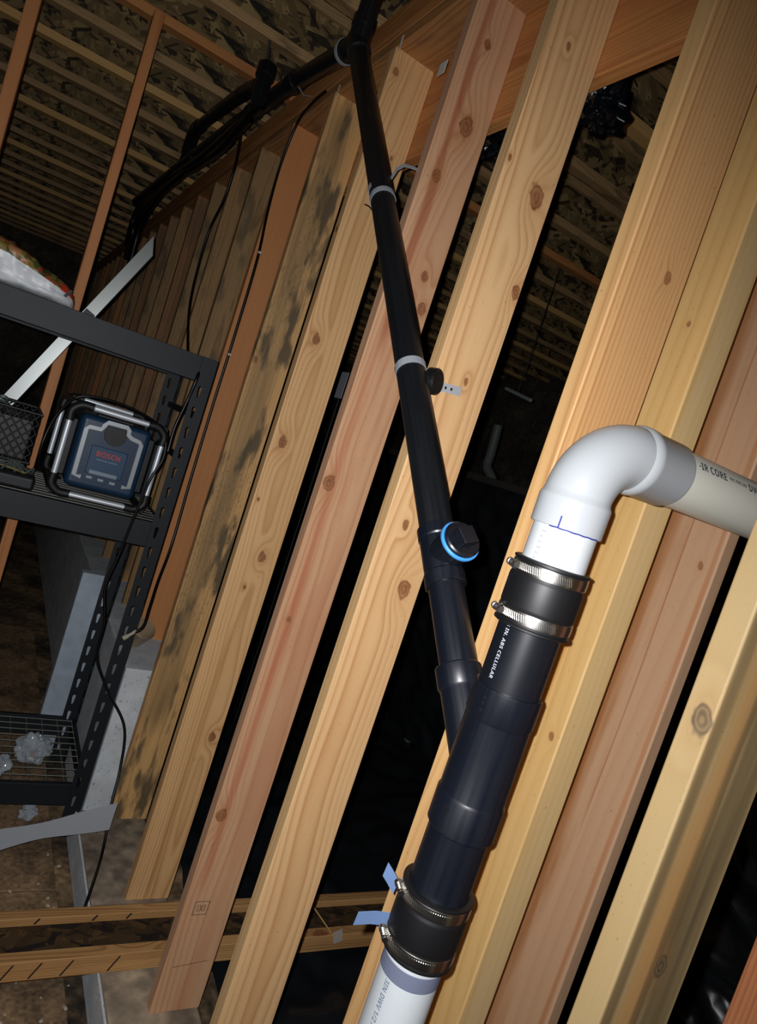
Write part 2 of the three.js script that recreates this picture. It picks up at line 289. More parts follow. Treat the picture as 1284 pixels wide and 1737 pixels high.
// ------------------------------------------------------------------ wall framing
{
  const XF = .745, XB = .886, TOP = 1.17, BOT = -1.616;
  const near = {
    A: { z: -2.495, label: 'grey-stained stud mottled with dark mould, leftmost of the well lit studs, beside the black shelf', tex: { seed: 2.3, light: [222, 178, 118], dark: [156, 112, 66], px: .05, mould: 1, con: .45, knots: [[.05, .2, .009]], streaks: [[.02, .015, -1.7, 1.2, [196, 136, 92], .4], [.085, .05, -1.2, 1.1, [96, 80, 54], .42]] } },
    B: { z: -2.056, label: 'yellow-tan stud with a few brown knots, standing right of the mouldy stud', tex: { seed: 4.7, light: [224, 182, 128], dark: [168, 118, 70], px: .075, pz: -.02, sp: .008, con: .5, wob: .06, knots: [[.060, 1.107, .009], [.077, .289, .0125], [.075, -.044, .014, .8], [.126, -.413, .013], [.152, -1.033, .012], [.07, 1.222, .006], [.1, -.52, .005], [.055, -.237, .004], [.13, .88, .005], [.02, .62, .006]], streaks: [[.1, .008, -1.62, -.7, [150, 96, 50], .35]] } },
    C: { z: -1.62, label: 'pinkish stud with a faded square stamp near its foot, ending beside the floor joist offcut', tex: { seed: 7.1, stamp: [.088, -1.303, .042], light: [206, 164, 126], dark: [168, 114, 78], px: .1, pz: -.03, sp: .011, con: .45, red: .3, wob: .05, knots: [[.114, .851, .02, .9], [.078, .71, .013, .9], [.156, .399, .013], [.135, .476, .011], [.058, -.1, .017, .6], [.06, -1.03, .015, .5], [.07, -.47, .006], [.1, 1.05, .01]], streaks: [[.07, .01, -1.2, .2, [172, 96, 66], .4], [.075, .012, .3, 1.2, [140, 66, 40], .45], [.01, .012, -1.62, 1.2, [198, 160, 140], .35]] } },
    D: { z: -1.263, label: 'light tan stud with large round knots, crossed by the slanted black pipe', tex: { seed: 9.9, light: [222, 184, 134], dark: [176, 124, 76], px: .085, pz: -.035, sp: .009, con: .62, wob: .05, knots: [[.138, .622, .019, .5], [.166, .428, .011, .7], [.118, .213, .006, .8], [.138, -.253, .0165, .3], [.089, -.115, .008, .2], [.094, .913, .006], [.045, .66, .005]], streaks: [[.02, .016, -1.7, 1.2, [218, 184, 130], .5]] } },
    G: { z: -.841, label: 'broad orange stud with straight close grain behind the white elbow', tex: { seed: 12.4, light: [208, 164, 112], dark: [166, 112, 64], px: .62, pz: -.2, sp: .0085, con: .62, wob: .012, tone: .1, knots: [[.134, .415, .008, .3]], streaks: [[.01, .022, -1.7, 1.2, [228, 188, 128], .6], [.055, .006, -1, 1.2, [232, 188, 130], .5]] } },
    J: { z: -.467, label: 'pale yellow stud with weathered grey-brown side, nearest at the right edge', tex: { seed: 15.2, knot: [78, 66, 50], knot2: [128, 106, 78], light: [174, 151, 108], dark: [150, 120, 76], px: .4, pz: .1, sp: .012, con: .3, wob: .03, knots: [[.025, -.163, .0135, .3], [.116, -.469, .012, .5]], streaks: [[.052, .012, -1.7, 1.2, [110, 92, 62], .75], [.13, .02, -1.7, 1.2, [96, 82, 56], .6], [.085, .022, -1.7, 1.2, [190, 138, 80], .55], [.158, .014, -1.7, 1.2, [84, 72, 50], .55], [.105, .008, -1.7, 1.2, [92, 76, 50], .5]] } },
  };
  for (const k in near) {
    const s = near[k];
    const m = mesh('wall_stud', timber(XF, XB, s.z, s.z + .038, BOT, TOP), woodMat(s.tex)); tag(m, s.label, 'stud');
  }
  // the far studs stand on the stem wall
  const fm = [woodMat({ seed: 21.5, light: [200, 138, 84], dark: [156, 94, 50], con: .35, px: .3 }), woodMat({ seed: 22.5, light: [160, 128, 84], dark: [104, 78, 46], mould: .7 }), woodMat({ seed: 23.5, light: [172, 136, 88], dark: [122, 88, 50], mould: .4 }), woodMat({ seed: 24.5, light: [156, 114, 72], dark: [110, 72, 40], mould: .3 })];
  const order = [0, 1, 2, 1, 3, 2, 1, 3, 1, 2, 0, 1, 3, 2, 1, 0, 2, 3, 1];
  const nm = ['orange stud behind the black shelf upright, its foot on the pale foundation wall', 'weathered grey-tan stud behind the shelf, second to the left of the mouldy stud', 'tan stud behind the black shelf, third to the left of the mouldy stud'];
  for (let i = 0; i < 19; i++) {
    const z = -2.905 - i * .407;
    const m = mesh('wall_stud', timber(XF, XB, z, z + .038, -1.04, TOP), fm[order[i]]);
    tag(m, nm[i] ?? 'dim stud in the dark far end of the wall, standing on the foundation', 'stud', nm[i] ? null : 'far wall studs in the dark');
  }
  // near studs off frame keep the rhythm of the wall
  // flat timbers behind the wall
  const flat = [
    [.93, .998, -.907, -.767, 'yellow timber with a dark pinhole knot behind the orange stud, under the white elbow', { seed: 17.3, light: [204, 170, 112], dark: [168, 128, 72], edge: .14, su: .206, px: .3, pz: .3, sp: .013, con: .3, knots: [[.098, .374, .004, .1], [.12, -.357, .006, .2]], streaks: [[.175, .03, -1.7, 1.2, [208, 184, 142], .5], [.07, .015, -1.7, .1, [186, 128, 54], .5]] }],
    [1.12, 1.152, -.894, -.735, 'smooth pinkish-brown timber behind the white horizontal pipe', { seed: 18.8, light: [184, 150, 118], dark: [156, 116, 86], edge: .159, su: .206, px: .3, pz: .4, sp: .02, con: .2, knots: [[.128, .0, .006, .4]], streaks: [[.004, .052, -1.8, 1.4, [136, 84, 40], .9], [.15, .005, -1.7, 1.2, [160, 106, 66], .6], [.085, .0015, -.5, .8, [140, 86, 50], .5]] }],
    [1.12, 1.152, -.474, -.33, 'dark reddish timber cut off at the bottom right corner', { seed: 19.8, light: [196, 130, 88], dark: [146, 84, 48], edge: .144, su: .206 }],
  ];
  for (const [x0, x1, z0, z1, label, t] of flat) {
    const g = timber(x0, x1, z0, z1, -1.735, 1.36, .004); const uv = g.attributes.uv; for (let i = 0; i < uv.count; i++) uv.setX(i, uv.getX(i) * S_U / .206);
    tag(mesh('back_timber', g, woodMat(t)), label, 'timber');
  }
  // plates and ledger
  const pl = mesh('top_plate', lying(box(XF, XB, TOP, TOP + .037, -10.9, 1.4, .003), 'z'), lumber.brown); tag(pl, 'lower top plate resting across the tops of all the studs', 'plate');
  const p2 = mesh('top_plate', lying(box(XF, XB, TOP + .038, TOP + .076, -10.9, 1.4, .003), 'z'), lumber.orange); tag(p2, 'upper top plate lying on the lower plate just below the joists', 'plate');
  const rb = mesh('rim_board', lying(box(XF + .045, XB - .03, TOP + .0765, 1.389, -10.9, 1.4, .003), 'z'), lumber.orange); tag(rb, 'brown board on edge between top plates and ceiling joists', 'board');
  const lg = mesh('ledger_board', lying(box(XB + .0005, .925, .90, 1.186, -10.5, 1.4, .003), 'z'), lumber.orange); tag(lg, 'brown ledger board running behind the stud tops, upper right', 'board');
}
{ const fb = mesh('foam_board', box(.515, .65, -1.733, -.885, -3.20, -3.15, .004), std(0xffffff, .8, { map: noiseGrey(31, [176, 190, 200], .12) })); tag(fb, 'pale blue-white foam insulation board standing behind the black rack', 'insulation board'); }
// posts in the middle of the room
{
  const tex = woodMat({ seed: 26.6, light: [204, 140, 86], dark: [150, 90, 48], con: .35 });
  const mk = (x0, z0, w, d, label) => { tag(mesh('room_post', timber(x0, x0 + w, z0 - d, z0, -1.735, 1.388), tex), label, 'post'); };
  mk(.169, -3.13, .040, .089, 'slender brown post right of the other, rising behind the printed bag to the ceiling');
  mk(-.241, -3.13, .047, .089, 'slender brown post cut by the left edge at the top left corner');
}

// ------------------------------------------------------------------ I-joist offcut lying on the curb
{
  const o = thing('floor_joist', 'weathered I-joist offcut lying on its side across the foot of the wall', 'joist', [.8, -1.61, -1.82]);
  const fm = woodMat({ seed: 28.1, w: 128, h: 1024, light: [190, 148, 96], dark: [120, 80, 44], con: .6, tone: .3, knots: [[.05, -.9, .02], [.1, -.3, .02], [.06, .4, .02]] });
  const fl = (z0, z1) => lying(box(-.7, 1.95, -1.61, -1.552, z0, z1, .003), 'x');
  mesh('flange', fl(-1.764, -1.726), fm, o); mesh('flange', fl(-1.92, -1.882), fm, o);
  mesh('web', boxUV(box(-.7, 1.95, -1.587, -1.575, -1.885, -1.76), .8), std(0x8a7a62, .9, { map: osbTex }), o);
  const marks = []; for (const x of [.385, .455, .535, .66]) { const g = new THREE.BoxGeometry(.004, .05, .002); g.rotateZ(-.5); g.translate(x, -1.581 + CY, -1.7256); marks.push(g); }
  for (const x of [.46, .62, .72]) { const g = new THREE.BoxGeometry(.005, .02, .002); g.rotateZ(-.6); g.translate(x, -1.562 + CY, -1.8815); marks.push(g); }
  const pm = std(0x241c12, .9); for (const g of marks) mesh('pencil_mark', g, pm, o);
  const b = mesh('support_block', lying(box(-.62, -.48, -1.712, -1.611, -1.95, -1.70, .004), 'z'), lumber.tan); tag(b, 'scrap wood block propping the left end of the I-joist offcut', 'block');
  const s = thing('wood_sliver', 'thin pale wood sliver with a torn white tag sticking up from the I-joist', 'splinter', [1.2, -1.5, -1.7]);
  mesh('stick', rod(V(1.17, -1.36, -1.73), V(1.36, -1.545, -1.71), .0025, 6), lumber.yellow, s);
  const g = new THREE.BoxGeometry(.034, .045, .0015); g.rotateZ(.35); g.translate(1.375, -1.545 + CY, -1.71); mesh('tag', g, std(0xb8b0a4, .8), s);
}

// ------------------------------------------------------------------ drain stack
const SX = .697, SZ = -.687, R3 = .0445, R2 = .0302;
const up = new THREE.Vector3(0, 1, 0), toCam = (p) => { const v = new THREE.Vector3(0, CY, 0).sub(p); return v; };
// printed pipe: u runs round from ref, v along
function printed(base, ink, lines, len, circ, w = 1024, h = 1024) {          // lines: [text, u, v0, size m, along?]
  return canvasTex(w, h, (c) => {
    c.fillStyle = base; c.fillRect(0, 0, w, h); c.fillStyle = ink;
    for (const [text, u, v, size, len2, flipped] of lines) {
      c.save(); c.translate(u * w, h - v / len * h);                         // canvas top is v = len
      c.scale(w / circ, h / len);                                             // now in metres
      c.rotate(flipped ? Math.PI / 2 : -Math.PI / 2); c.scale(size / 100, size / 100);
      c.font = 'bold 100px sans-serif'; c.textBaseline = 'middle'; c.fillText(text, 0, 0, len2 * 100 / size); c.restore();
    }
  });
}
{
  // white elbow
  const e = thing('pvc_elbow', 'glossy white elbow turning from the upright stack to the horizontal pipe', 'pipe elbow', [SX, -.01, SZ]);
  class Arc extends THREE.Curve { getPoint(t) { const a = Math.PI - t * Math.PI / 2; return V(SX + .077 + .077 * Math.cos(a), .035 + .077 * Math.sin(a), SZ); } }
  const bend = new THREE.TubeGeometry(new Arc(), 40, .0462, 48);
  mesh('bend', bend, pvcMat, e);
  mesh('hub', [rev(V(SX, -.012, SZ), up, [[0, .0446], [0, .0486], [.0015, .0496], [.040, .0500], [.043, .0494], [.046, .0474], [.052, .0462]], { seg: 56 })], pvcMat, e);
  mesh('hub', [rev(V(SX + .068, .112, SZ), new THREE.Vector3(1, 0, 0), [[0, .0466], [.004, .0495], [.010, .0508], [.017, .0508], [.020, .0492], [.085, .0488], [.088, .0478], [.088, .0448]], { seg: 56 })], pvcMat, e);
  // marker line in blue along the hub's rim
  const view = toCam(V(SX, -.01, SZ)), va = Math.atan2(view.z, view.x);
  const line = [], tick = []; for (let i = 0; i <= 24; i++) { const a = va - .55 - .75 + i / 24 * 1.5 + .25; line.push(V(SX + .0493 * Math.cos(a), -.0118 + .0003 * Math.sin(i * 1.3), SZ + .0493 * Math.sin(a))); }
  for (let i = 0; i <= 4; i++) { const a = va + .2; tick.push(V(SX + .0499 * Math.cos(a), -.011 + i * .004, SZ + .0499 * Math.sin(a))); }
  const ink = std(0x26308c, .6);
  mesh('marker_line', [hose(line, .0009, 40, 6), hose(tick, .0011, 10, 6)], ink, e);

  // white pipe into the wall
  const hp = mesh('pvc_pipe', rev(V(SX + .15, .112, SZ), new THREE.Vector3(1, 0, 0), [[0, R3], [1.2, R3], [1.2, .0001]], { seg: 56, ref: new THREE.Vector3(0, 1, 0), vlen: 1.2 }),
    std(0xffffff, .36, { map: printed('#cfcfc0', '#3a3d44', [['-IR CORE', .155, .02, .017, .10], ['PVC PIPE 3IN', .153, .098, .0085, .045], ['DWV', .154, .148, .017, .05], ['ASTM D-4396 PR 26 NSF', .153, .202, .0085, .13]], 1.2, .28, 1024, 2048) }));
  tag(hp, 'white horizontal pipe with dark printing running from the elbow through the wall', 'pipe');
  // short white pipe between elbow and upper coupling, and the tall one at the foot
  const sh = mesh('pvc_pipe', rev(V(SX, -.10, SZ), up, [[0, .0001], [0, R3], [.09, R3]], { seg: 56, ref: new THREE.Vector3(0, 0, 1), vlen: .09 }), std(0xffffff, .34, { map: canvasTex(512, 256, (c, w, h) => { c.fillStyle = '#c6cbcb'; c.fillRect(0, 0, w, h); c.fillStyle = '#8b93a0'; for (let i = 0; i < 9; i++) c.fillRect(w * .765, h * .12 + i * h * .085, w * .025 * (i % 3 ? .6 : 1), 3); }) }));
  tag(sh, 'short white pipe stub between the elbow and the upper rubber coupling', 'pipe');
  const lp = thing('pvc_pipe', 'tall white pipe with a purple-grey primer band rising from the bottom edge', 'pipe', [SX, -1.7, SZ]);
  mesh('pipe_wall', rev(V(SX, -1.735, SZ), up, [[0, R3], [1.155, R3], [1.155, .0001]], { seg: 56, ref: new THREE.Vector3(0, 0, 1), vlen: 1.155 }), std(0xffffff, .36, { map: printed('#c9d0d1', '#7b8796', [['NSF 3IN DWV 1/2 AV1', .785, 1.07, .011, .13, true]], 1.155, .28, 1024, 2048) }), lp);
  mesh('primer_band', rev(V(SX, -.686, SZ), up, [[0, R3], [0.0005, R3 + .0004], [.0235, R3 + .0004], [.024, R3]], { seg: 56 }), std(0x6d7488, .55), lp);
}
// rubber couplings with steel worm-drive clamps
function coupling(yb, yt, clampYs, label) {
  const o = thing('rubber_coupling', label, 'pipe coupling', [SX, yb, SZ]);
  const L = yt - yb, R = .0522;
  mesh('sleeve', rev(V(SX, yb, SZ), up, [[0, .0448], [0, R - .001], [.0012, R + .0012], [.004, R + .0012], [.0052, R - .0012], [.024, R - .0012], [.026, R - .0002], [.03, R + .0004], [L - .03, R + .0004], [L - .026, R - .0002], [L - .024, R - .0012], [L - .0052, R - .0012], [L - .004, R + .0014], [L - .0012, R + .0014], [L, R - .001], [L, .0448]], { seg: 64, crease: .9 }), rubber, o);
  const view = Math.atan2(-SZ, -SX);
  for (const y of clampYs) {
    const w = .0165, c = mesh('clamp', rev(V(SX, y - w / 2, SZ), up, [[0, R - .003], [0, R - .0002], [.0006, R + .0004], [w / 2, R + .0008], [w - .0006, R + .0004], [w, R - .0002], [w, R - .003]], { seg: 72 }), steel, o);
    const slots = []; for (let k = 0; k < 26; k++) { const a = view - .62 + k * .062, g = new THREE.BoxGeometry(.0011, .010, .0022); g.rotateZ(.35); g.rotateY(-a + Math.PI / 2); g.translate(SX + (R + .0004) * Math.cos(a), y + CY, SZ + (R + .0004) * Math.sin(a)); slots.push(g); }
    const hc = new THREE.Mesh(merge(slots), steel); hc.name = 'worm_thread'; hc.castShadow = hc.receiveShadow = true; c.add(hc);
    // screw housing on the left, tangential to the band
    const a = view + 1.12, n = new THREE.Vector3(Math.cos(a), 0, Math.sin(a)), t = new THREE.Vector3(-Math.sin(a), 0, Math.cos(a));
    const p = V(SX, y, SZ).addScaledVector(n, R + .0045);
    const parts = [rev(p.clone().addScaledVector(t, -.015), t, [[0, .0001], [0, .0045], [.001, .0052], [.005, .0052], [.0055, .0042], [.02, .0042], [.0205, .0056], [.026, .0056], [.027, .005], [.027, .0001]], { seg: 14 })];
    for (let k = 0; k < 5; k++) parts.push(rev(p.clone().addScaledVector(t, -.0085 + k * .003), t, [[0, .0042], [.0008, .005], [.0016, .0042]], { seg: 14 }));
    const h = new THREE.Mesh(merge(parts), steel); h.name = 'clamp_screw'; h.castShadow = h.receiveShadow = true; c.add(h);
  }
}
coupling(-.157, -.062, [-.076, -.141], 'black rubber coupling with two steel clamps under the white elbow');
coupling(-.652, -.552, [-.566, -.638], 'black rubber coupling with two steel clamps above the tall white pipe');
{
  // upper ABS pipe with white print, reading downward
  const a = thing('abs_pipe', 'short upright black pipe with white printing between upper coupling and wye', 'pipe', [SX, -.25, SZ]);
  mesh('pipe_wall', rev(V(SX, -.27, SZ), up, [[0, R3], [.12, R3]], { seg: 56, ref: new THREE.Vector3(0, 0, 1), vlen: .12 }), std(0xffffff, .38, { map: printed('#12151b', '#b9bdc2', [['3 IN. ABS CELLULAR', .765, .115, .0085, .095, true]], .12, .28, 1024, 512) }), a);
  // wye
  const w = thing('wye_fitting', 'glossy black wye where the slanted pipe joins the upright stack', 'pipe fitting', [SX, -.33, SZ]);
  mesh('barrel', rev(V(SX, -.46, SZ), up, [[0, .0001], [0, .0478], [.002, .0496], [.048, .0496], [.052, .048], [.054, .0474], [.166, .0474], [.168, .0478], [.171, .0492], [.211, .0492], [.2135, .0478], [.2135, .0001]], { seg: 64 }), absMat, w);
  const bd = BDIR(), b0 = BP(0);
  mesh('branch_socket', [rev(BP(.02), bd, [[0, .033], [.09, .033], [.092, .0342], [.096, .0362], [.126, .0362], [.128, .035], [.128, .0001]], { seg: 48 })], absMat, w);
  const marks = []; for (const [dy, l] of [[.182, .006], [.192, .004], [.2, .006], [.03, .006], [.036, .01]]) { const an = Math.atan2(-SZ, -SX) + .55, g = new THREE.BoxGeometry(.001, .0035, l); g.rotateY(-an); g.translate(SX + .0494 * Math.cos(an), -.46 + dy + CY, SZ + .0494 * Math.sin(an)); marks.push(g); }
  for (const g of marks) mesh('raised_mark', g, absDull, w);
  const lp = mesh('abs_pipe', rev(V(SX, -.575, SZ), up, [[0, R3], [.125, R3]], { seg: 56 }), absMat); tag(lp, 'short upright black pipe between the wye and the lower coupling', 'pipe');
}
// slanted branch
function BP(t) { return V(SX + .003 - .0263 * Math.max(0, t - .15), -.381 + t, SZ - .001 - .921 * t - .0118); }
function BDIR() { return BP(1.2).sub(BP(.16)).normalize(); }
{
  const L = (a, b) => BP(a).distanceTo(BP(b)), dir = BDIR();
  const b1 = mesh('abs_pipe', rev(BP(.1), BP(.24).sub(BP(.1)), [[0, R2], [L(.1, .24), R2]], { seg: 48 }), absMat); tag(b1, 'slanted black pipe piece between the wye and the cleanout fitting', 'pipe');
  const b2 = mesh('abs_pipe', rev(BP(.27), dir, [[0, R2], [L(.27, 1.53), R2]], { seg: 48 }), absDull); tag(b2, 'long slanted black pipe climbing from the cleanout fitting to the ceiling', 'pipe');
  // cleanout
  const c = thing('cleanout_fitting', 'black cleanout fitting with a bright blue gasket ring on the slanted pipe', 'pipe fitting', [BP(.26).x, BP(.26).y - CY, BP(.26).z]);
  const l = L(.215, .297);
  mesh('barrel', rev(BP(.215), dir, [[0, .0302], [0, .0335], [.0015, .0352], [.022, .0352], [.025, .0334], [l - .024, .0334], [l - .021, .0352], [l - .0015, .0352], [l, .0335], [l, .0302]], { seg: 48 }), absMat, c);
  const nd = new THREE.Vector3(-.12, .66, .74).normalize(); const c0 = BP(.256);
  mesh('outlet', rev(c0, nd, [[0, .02], [0, .031], [.046, .031], [.048, .0325], [.056, .0325], [.056, .0001]], { seg: 48 }), absMat, c);
  mesh('gasket_ring', rev(c0.clone().addScaledVector(nd, .0555), nd, [[0, .030], [0, .0345], [.0015, .0358], [.0055, .0358], [.007, .0345], [.007, .026]], { seg: 56 }), std(0x4499e2, .45), c);
  const plug = mesh('plug', rev(c0.clone().addScaledVector(nd, .0615), nd, [[0, .0325], [.006, .0325], [.0085, .030], [.0085, .0001]], { seg: 48 }), absMat, c);
  const q = new THREE.Quaternion().setFromUnitVectors(new THREE.Vector3(0, 0, 1), nd);
  const nut = new RoundedBoxGeometry(.03, .03, .017, 2, .002); nut.rotateZ(.35); nut.applyQuaternion(q); const pc = c0.clone().addScaledVector(nd, .078); nut.translate(pc.x, pc.y, pc.z);
  const nm = new THREE.Mesh(nut, absMat); nm.name = 'square_nut'; nm.castShadow = nm.receiveShadow = true; plug.add(nm);

  // strap rings round the slanted pipe
  const ringPath = (t, r, a0, a1, n = 40) => { const cc = BP(t), e1 = new THREE.Vector3(1, 0, 0).addScaledVector(dir, -dir.x).normalize(), e2 = new THREE.Vector3().crossVectors(dir, e1); const o = []; for (let i = 0; i <= n; i++) { const a = a0 + (a1 - a0) * i / n; o.push(cc.clone().addScaledVector(e1, r * Math.cos(a)).addScaledVector(e2, r * Math.sin(a))); } return o; };
  const s1 = thing('pipe_strap', 'grey plastic hanger strap round the slanted pipe, nailed to the tan stud with two holes', 'strap', [BP(.57).x, BP(.57).y - CY, BP(.57).z]);
  mesh('loop', band(ringPath(.572, R2 + .0012, 0, Math.PI * 2), dir, .017, .0016), greyPlastic, s1);
  const tg = new THREE.Shape(); tg.moveTo(0, -.0095); tg.lineTo(.085, -.0095); tg.lineTo(.085, .0095); tg.lineTo(0, .0095); for (const x of [.045, .06]) { const h = new THREE.Path(); h.absarc(x, 0, .0028, 0, Math.PI * 2); tg.holes.push(h); }
  const tail = new THREE.ExtrudeGeometry(tg, { depth: .0016, bevelEnabled: false }); tail.rotateZ(.12); tail.translate(.735, .179 + CY, -1.2245); mesh('tail', tail, std(0xa9adb0, .5), s1);
  for (const k of [.045, .06]) mesh('nail_head', rod(V(.735 + k * .993, .179 + k * .12, -1.2235), V(.735 + k * .993, .179 + k * .12, -1.2215), .0032, 12), std(0x1a1c20, .5), s1);
  const s2 = thing('pipe_strap', 'grey plastic strap looped twice round the slanted pipe near the pinkish stud, loose tail up', 'strap', [BP(1).x, BP(1).y - CY, BP(1).z]);
  mesh('loop', band(ringPath(.985, R2 + .0012, 0, Math.PI * 2), dir, .016, .0016), greyPlastic, s2);
  const tailPath = ringPath(1.012, R2 + .0016, Math.PI * 1.02, Math.PI * .45, 14).concat([BP(1.06).add(new THREE.Vector3(.03, .028, .045)), BP(1.07).add(new THREE.Vector3(.06, .028, .06)), V(.762, .700, -1.579)]);
  mesh('tail', band(new THREE.CatmullRomCurve3(tailPath).getPoints(40), dir, .012, .0014), greyPlastic, s2);
  // black stub pipe beside the lower strap
  const st = thing('pipe_stub', 'small round black pipe end beside the lower grey strap', 'pipe', [.72, .175, -1.26]);
  const p0 = BP(.563).add(new THREE.Vector3(.035, 0, .012));
  mesh('ring', rev(p0, new THREE.Vector3(.5, .1, .85), [[0, .0001], [0, .024], [.003, .027], [.02, .027], [.023, .024], [.023, .0001]], { seg: 32 }), absDull, st);

  // tee at the top, vent stub and the run along the wall
  const T0 = BP(1.545), T = V(T0.x, T0.y - CY, T0.z);
  const te = thing('pipe_tee', 'black tee under the joists where the slanted pipe meets the long horizontal run', 'pipe fitting', [T.x, T.y - CY, T.z]);
  mesh('barrel', [rev(T.clone().addScaledVector(dir, -.055), dir, [[0, .0302], [0, .0345], [.002, .036], [.028, .036], [.032, .0335], [.08, .0335], [.085, .02], [.085, .0001]], { seg: 40 }), rev(T.clone(), up, [[0, .0334], [.05, .0334], [.052, .036], [.08, .036], [.08, .03]], { seg: 40 })], absDull, te);
  const H1 = V(.645, 1.208, -2.645), H2 = V(.625, 1.214, -3.087), H3 = V(.585, 1.21, -3.99), H4 = V(.53, 1.215, -5.6);
  const hd = H1.clone().sub(T).normalize();
  mesh('side_socket', rev(T.clone(), hd, [[0, .0334], [.06, .0334], [.063, .036], [.093, .036], [.093, .03]], { seg: 40 }), absDull, te);
  mesh('grey_strap', rev(T.clone().addScaledVector(hd, .072), hd, [[0, .0362], [.0004, .0378], [.0165, .0378], [.017, .0362]], { seg: 40 }), greyPlastic, te);
  const vs = mesh('abs_pipe', rev(T.clone().addScaledVector(up, .06), up, [[0, R2], [.43, R2], [.43, .0001]], { seg: 40 }), absDull); tag(vs, 'short black vent pipe rising from the tee between the joists', 'pipe');
  const run = thing('drain_run', 'long black horizontal pipe running along the top of the wall into the dark', 'pipe', [H1.x, 1.2, H1.z]);
  mesh('pipe_wall', hose([T.clone().addScaledVector(hd, .065), H1, H2, H3, H4], R2, 60, 24), absDull, run);
  for (const [P, d] of [[H1, H2.clone().sub(H1)], [H2, H3.clone().sub(H2)], [H3, H4.clone().sub(H3)]]) mesh('joint_collar', rev(P.clone().addScaledVector(d.normalize(), -.03), d, [[0, .0302], [0, .0345], [.002, .0358], [.058, .0358], [.06, .0345], [.06, .0302]], { seg: 32 }), absMat, run);
  const hk = mesh('strap_hook', band([H1.clone().add(new THREE.Vector3(.0, -.038, .07)), H1.clone().add(new THREE.Vector3(.03, -.05, .06)), H1.clone().add(new THREE.Vector3(.06, -.035, .05))], new THREE.Vector3(0, 0, 1), .006, .001), greyPlastic, run);
  // second pipe with two 45 degree bends beside it
  const sp = thing('offset_pipe', 'black pipe with two bends hanging beside the long horizontal run', 'pipe', [.55, 1.2, -3]);
  mesh('pipe_wall', hose([V(.55, 1.175, -2.74), V(.548, 1.215, -2.95), V(.55, 1.31, -3.75), V(.552, 1.325, -4.0), V(.57, 1.255, -4.16), V(.583, 1.215, -4.32)], .027, 90, 20), absDull, sp);
  mesh('elbow', hose([V(.55, 1.32, -3.86), V(.552, 1.325, -4.0), V(.568, 1.262, -4.15)], .033, 24, 20), absDull, sp);
  mesh('stub', rev(V(.545, 1.10, -2.68), new THREE.Vector3(.06, 1, -.35), [[0, .0001], [0, .028], [.10, .028], [.102, .034], [.15, .034], [.152, .0001]], { seg: 28 }), absDull, sp);
  mesh('hanger', rod(V(.552, 1.24, -2.73), V(.56, 1.395, -2.86), .006, 8), new THREE.MeshStandardMaterial({ color: 0x6f7c84, metalness: .8, roughness: .4 }), sp);
  const bun = thing('cable_bundle', 'thick black cables drooping from the pipe run at the far end of the wall', 'cable', [.55, 1.1, -5]);
  const c1 = [[V(.60, 1.17, -3.1), V(.585, 1.15, -3.9), V(.56, 1.12, -4.7), V(.55, 1.1, -5.3), V(.55, 1.0, -5.45), V(.55, .78, -5.4)], [V(.61, 1.18, -2.9), V(.58, 1.13, -3.5), V(.57, 1.2, -4.6), V(.56, 1.24, -5.5), V(.555, 1.1, -5.7), V(.55, .9, -5.6)], [V(.6, 1.15, -3.0), V(.585, 1.09, -3.3), V(.59, 1.12, -3.7), V(.57, 1.14, -4.6), V(.55, .96, -5.1), V(.56, .7, -5.15)]];
  for (const c of c1) mesh('cable', hose(c, .02, 60, 10), blackCable, bun);
}
// blue tape tabs behind the lower coupling
{
  const b = std(0x6d88b2, .7);
  const tab = (pts, label) => { const g = band(pts, new THREE.Vector3(-.1, 1, .2), .026, .0008); tag(mesh('tape_strip', g, b), label, 'tape'); };
  tab([V(.622, -.648, -.748), V(.65, -.646, -.745), V(.672, -.644, -.737)], 'pale blue tape strip sticking out left of the lower coupling');
  tab([V(.648, -.572, -.752), V(.656, -.580, -.748), V(.664, -.590, -.735)], 'small folded blue tape scrap beside the upper clamp of the lower coupling');
}

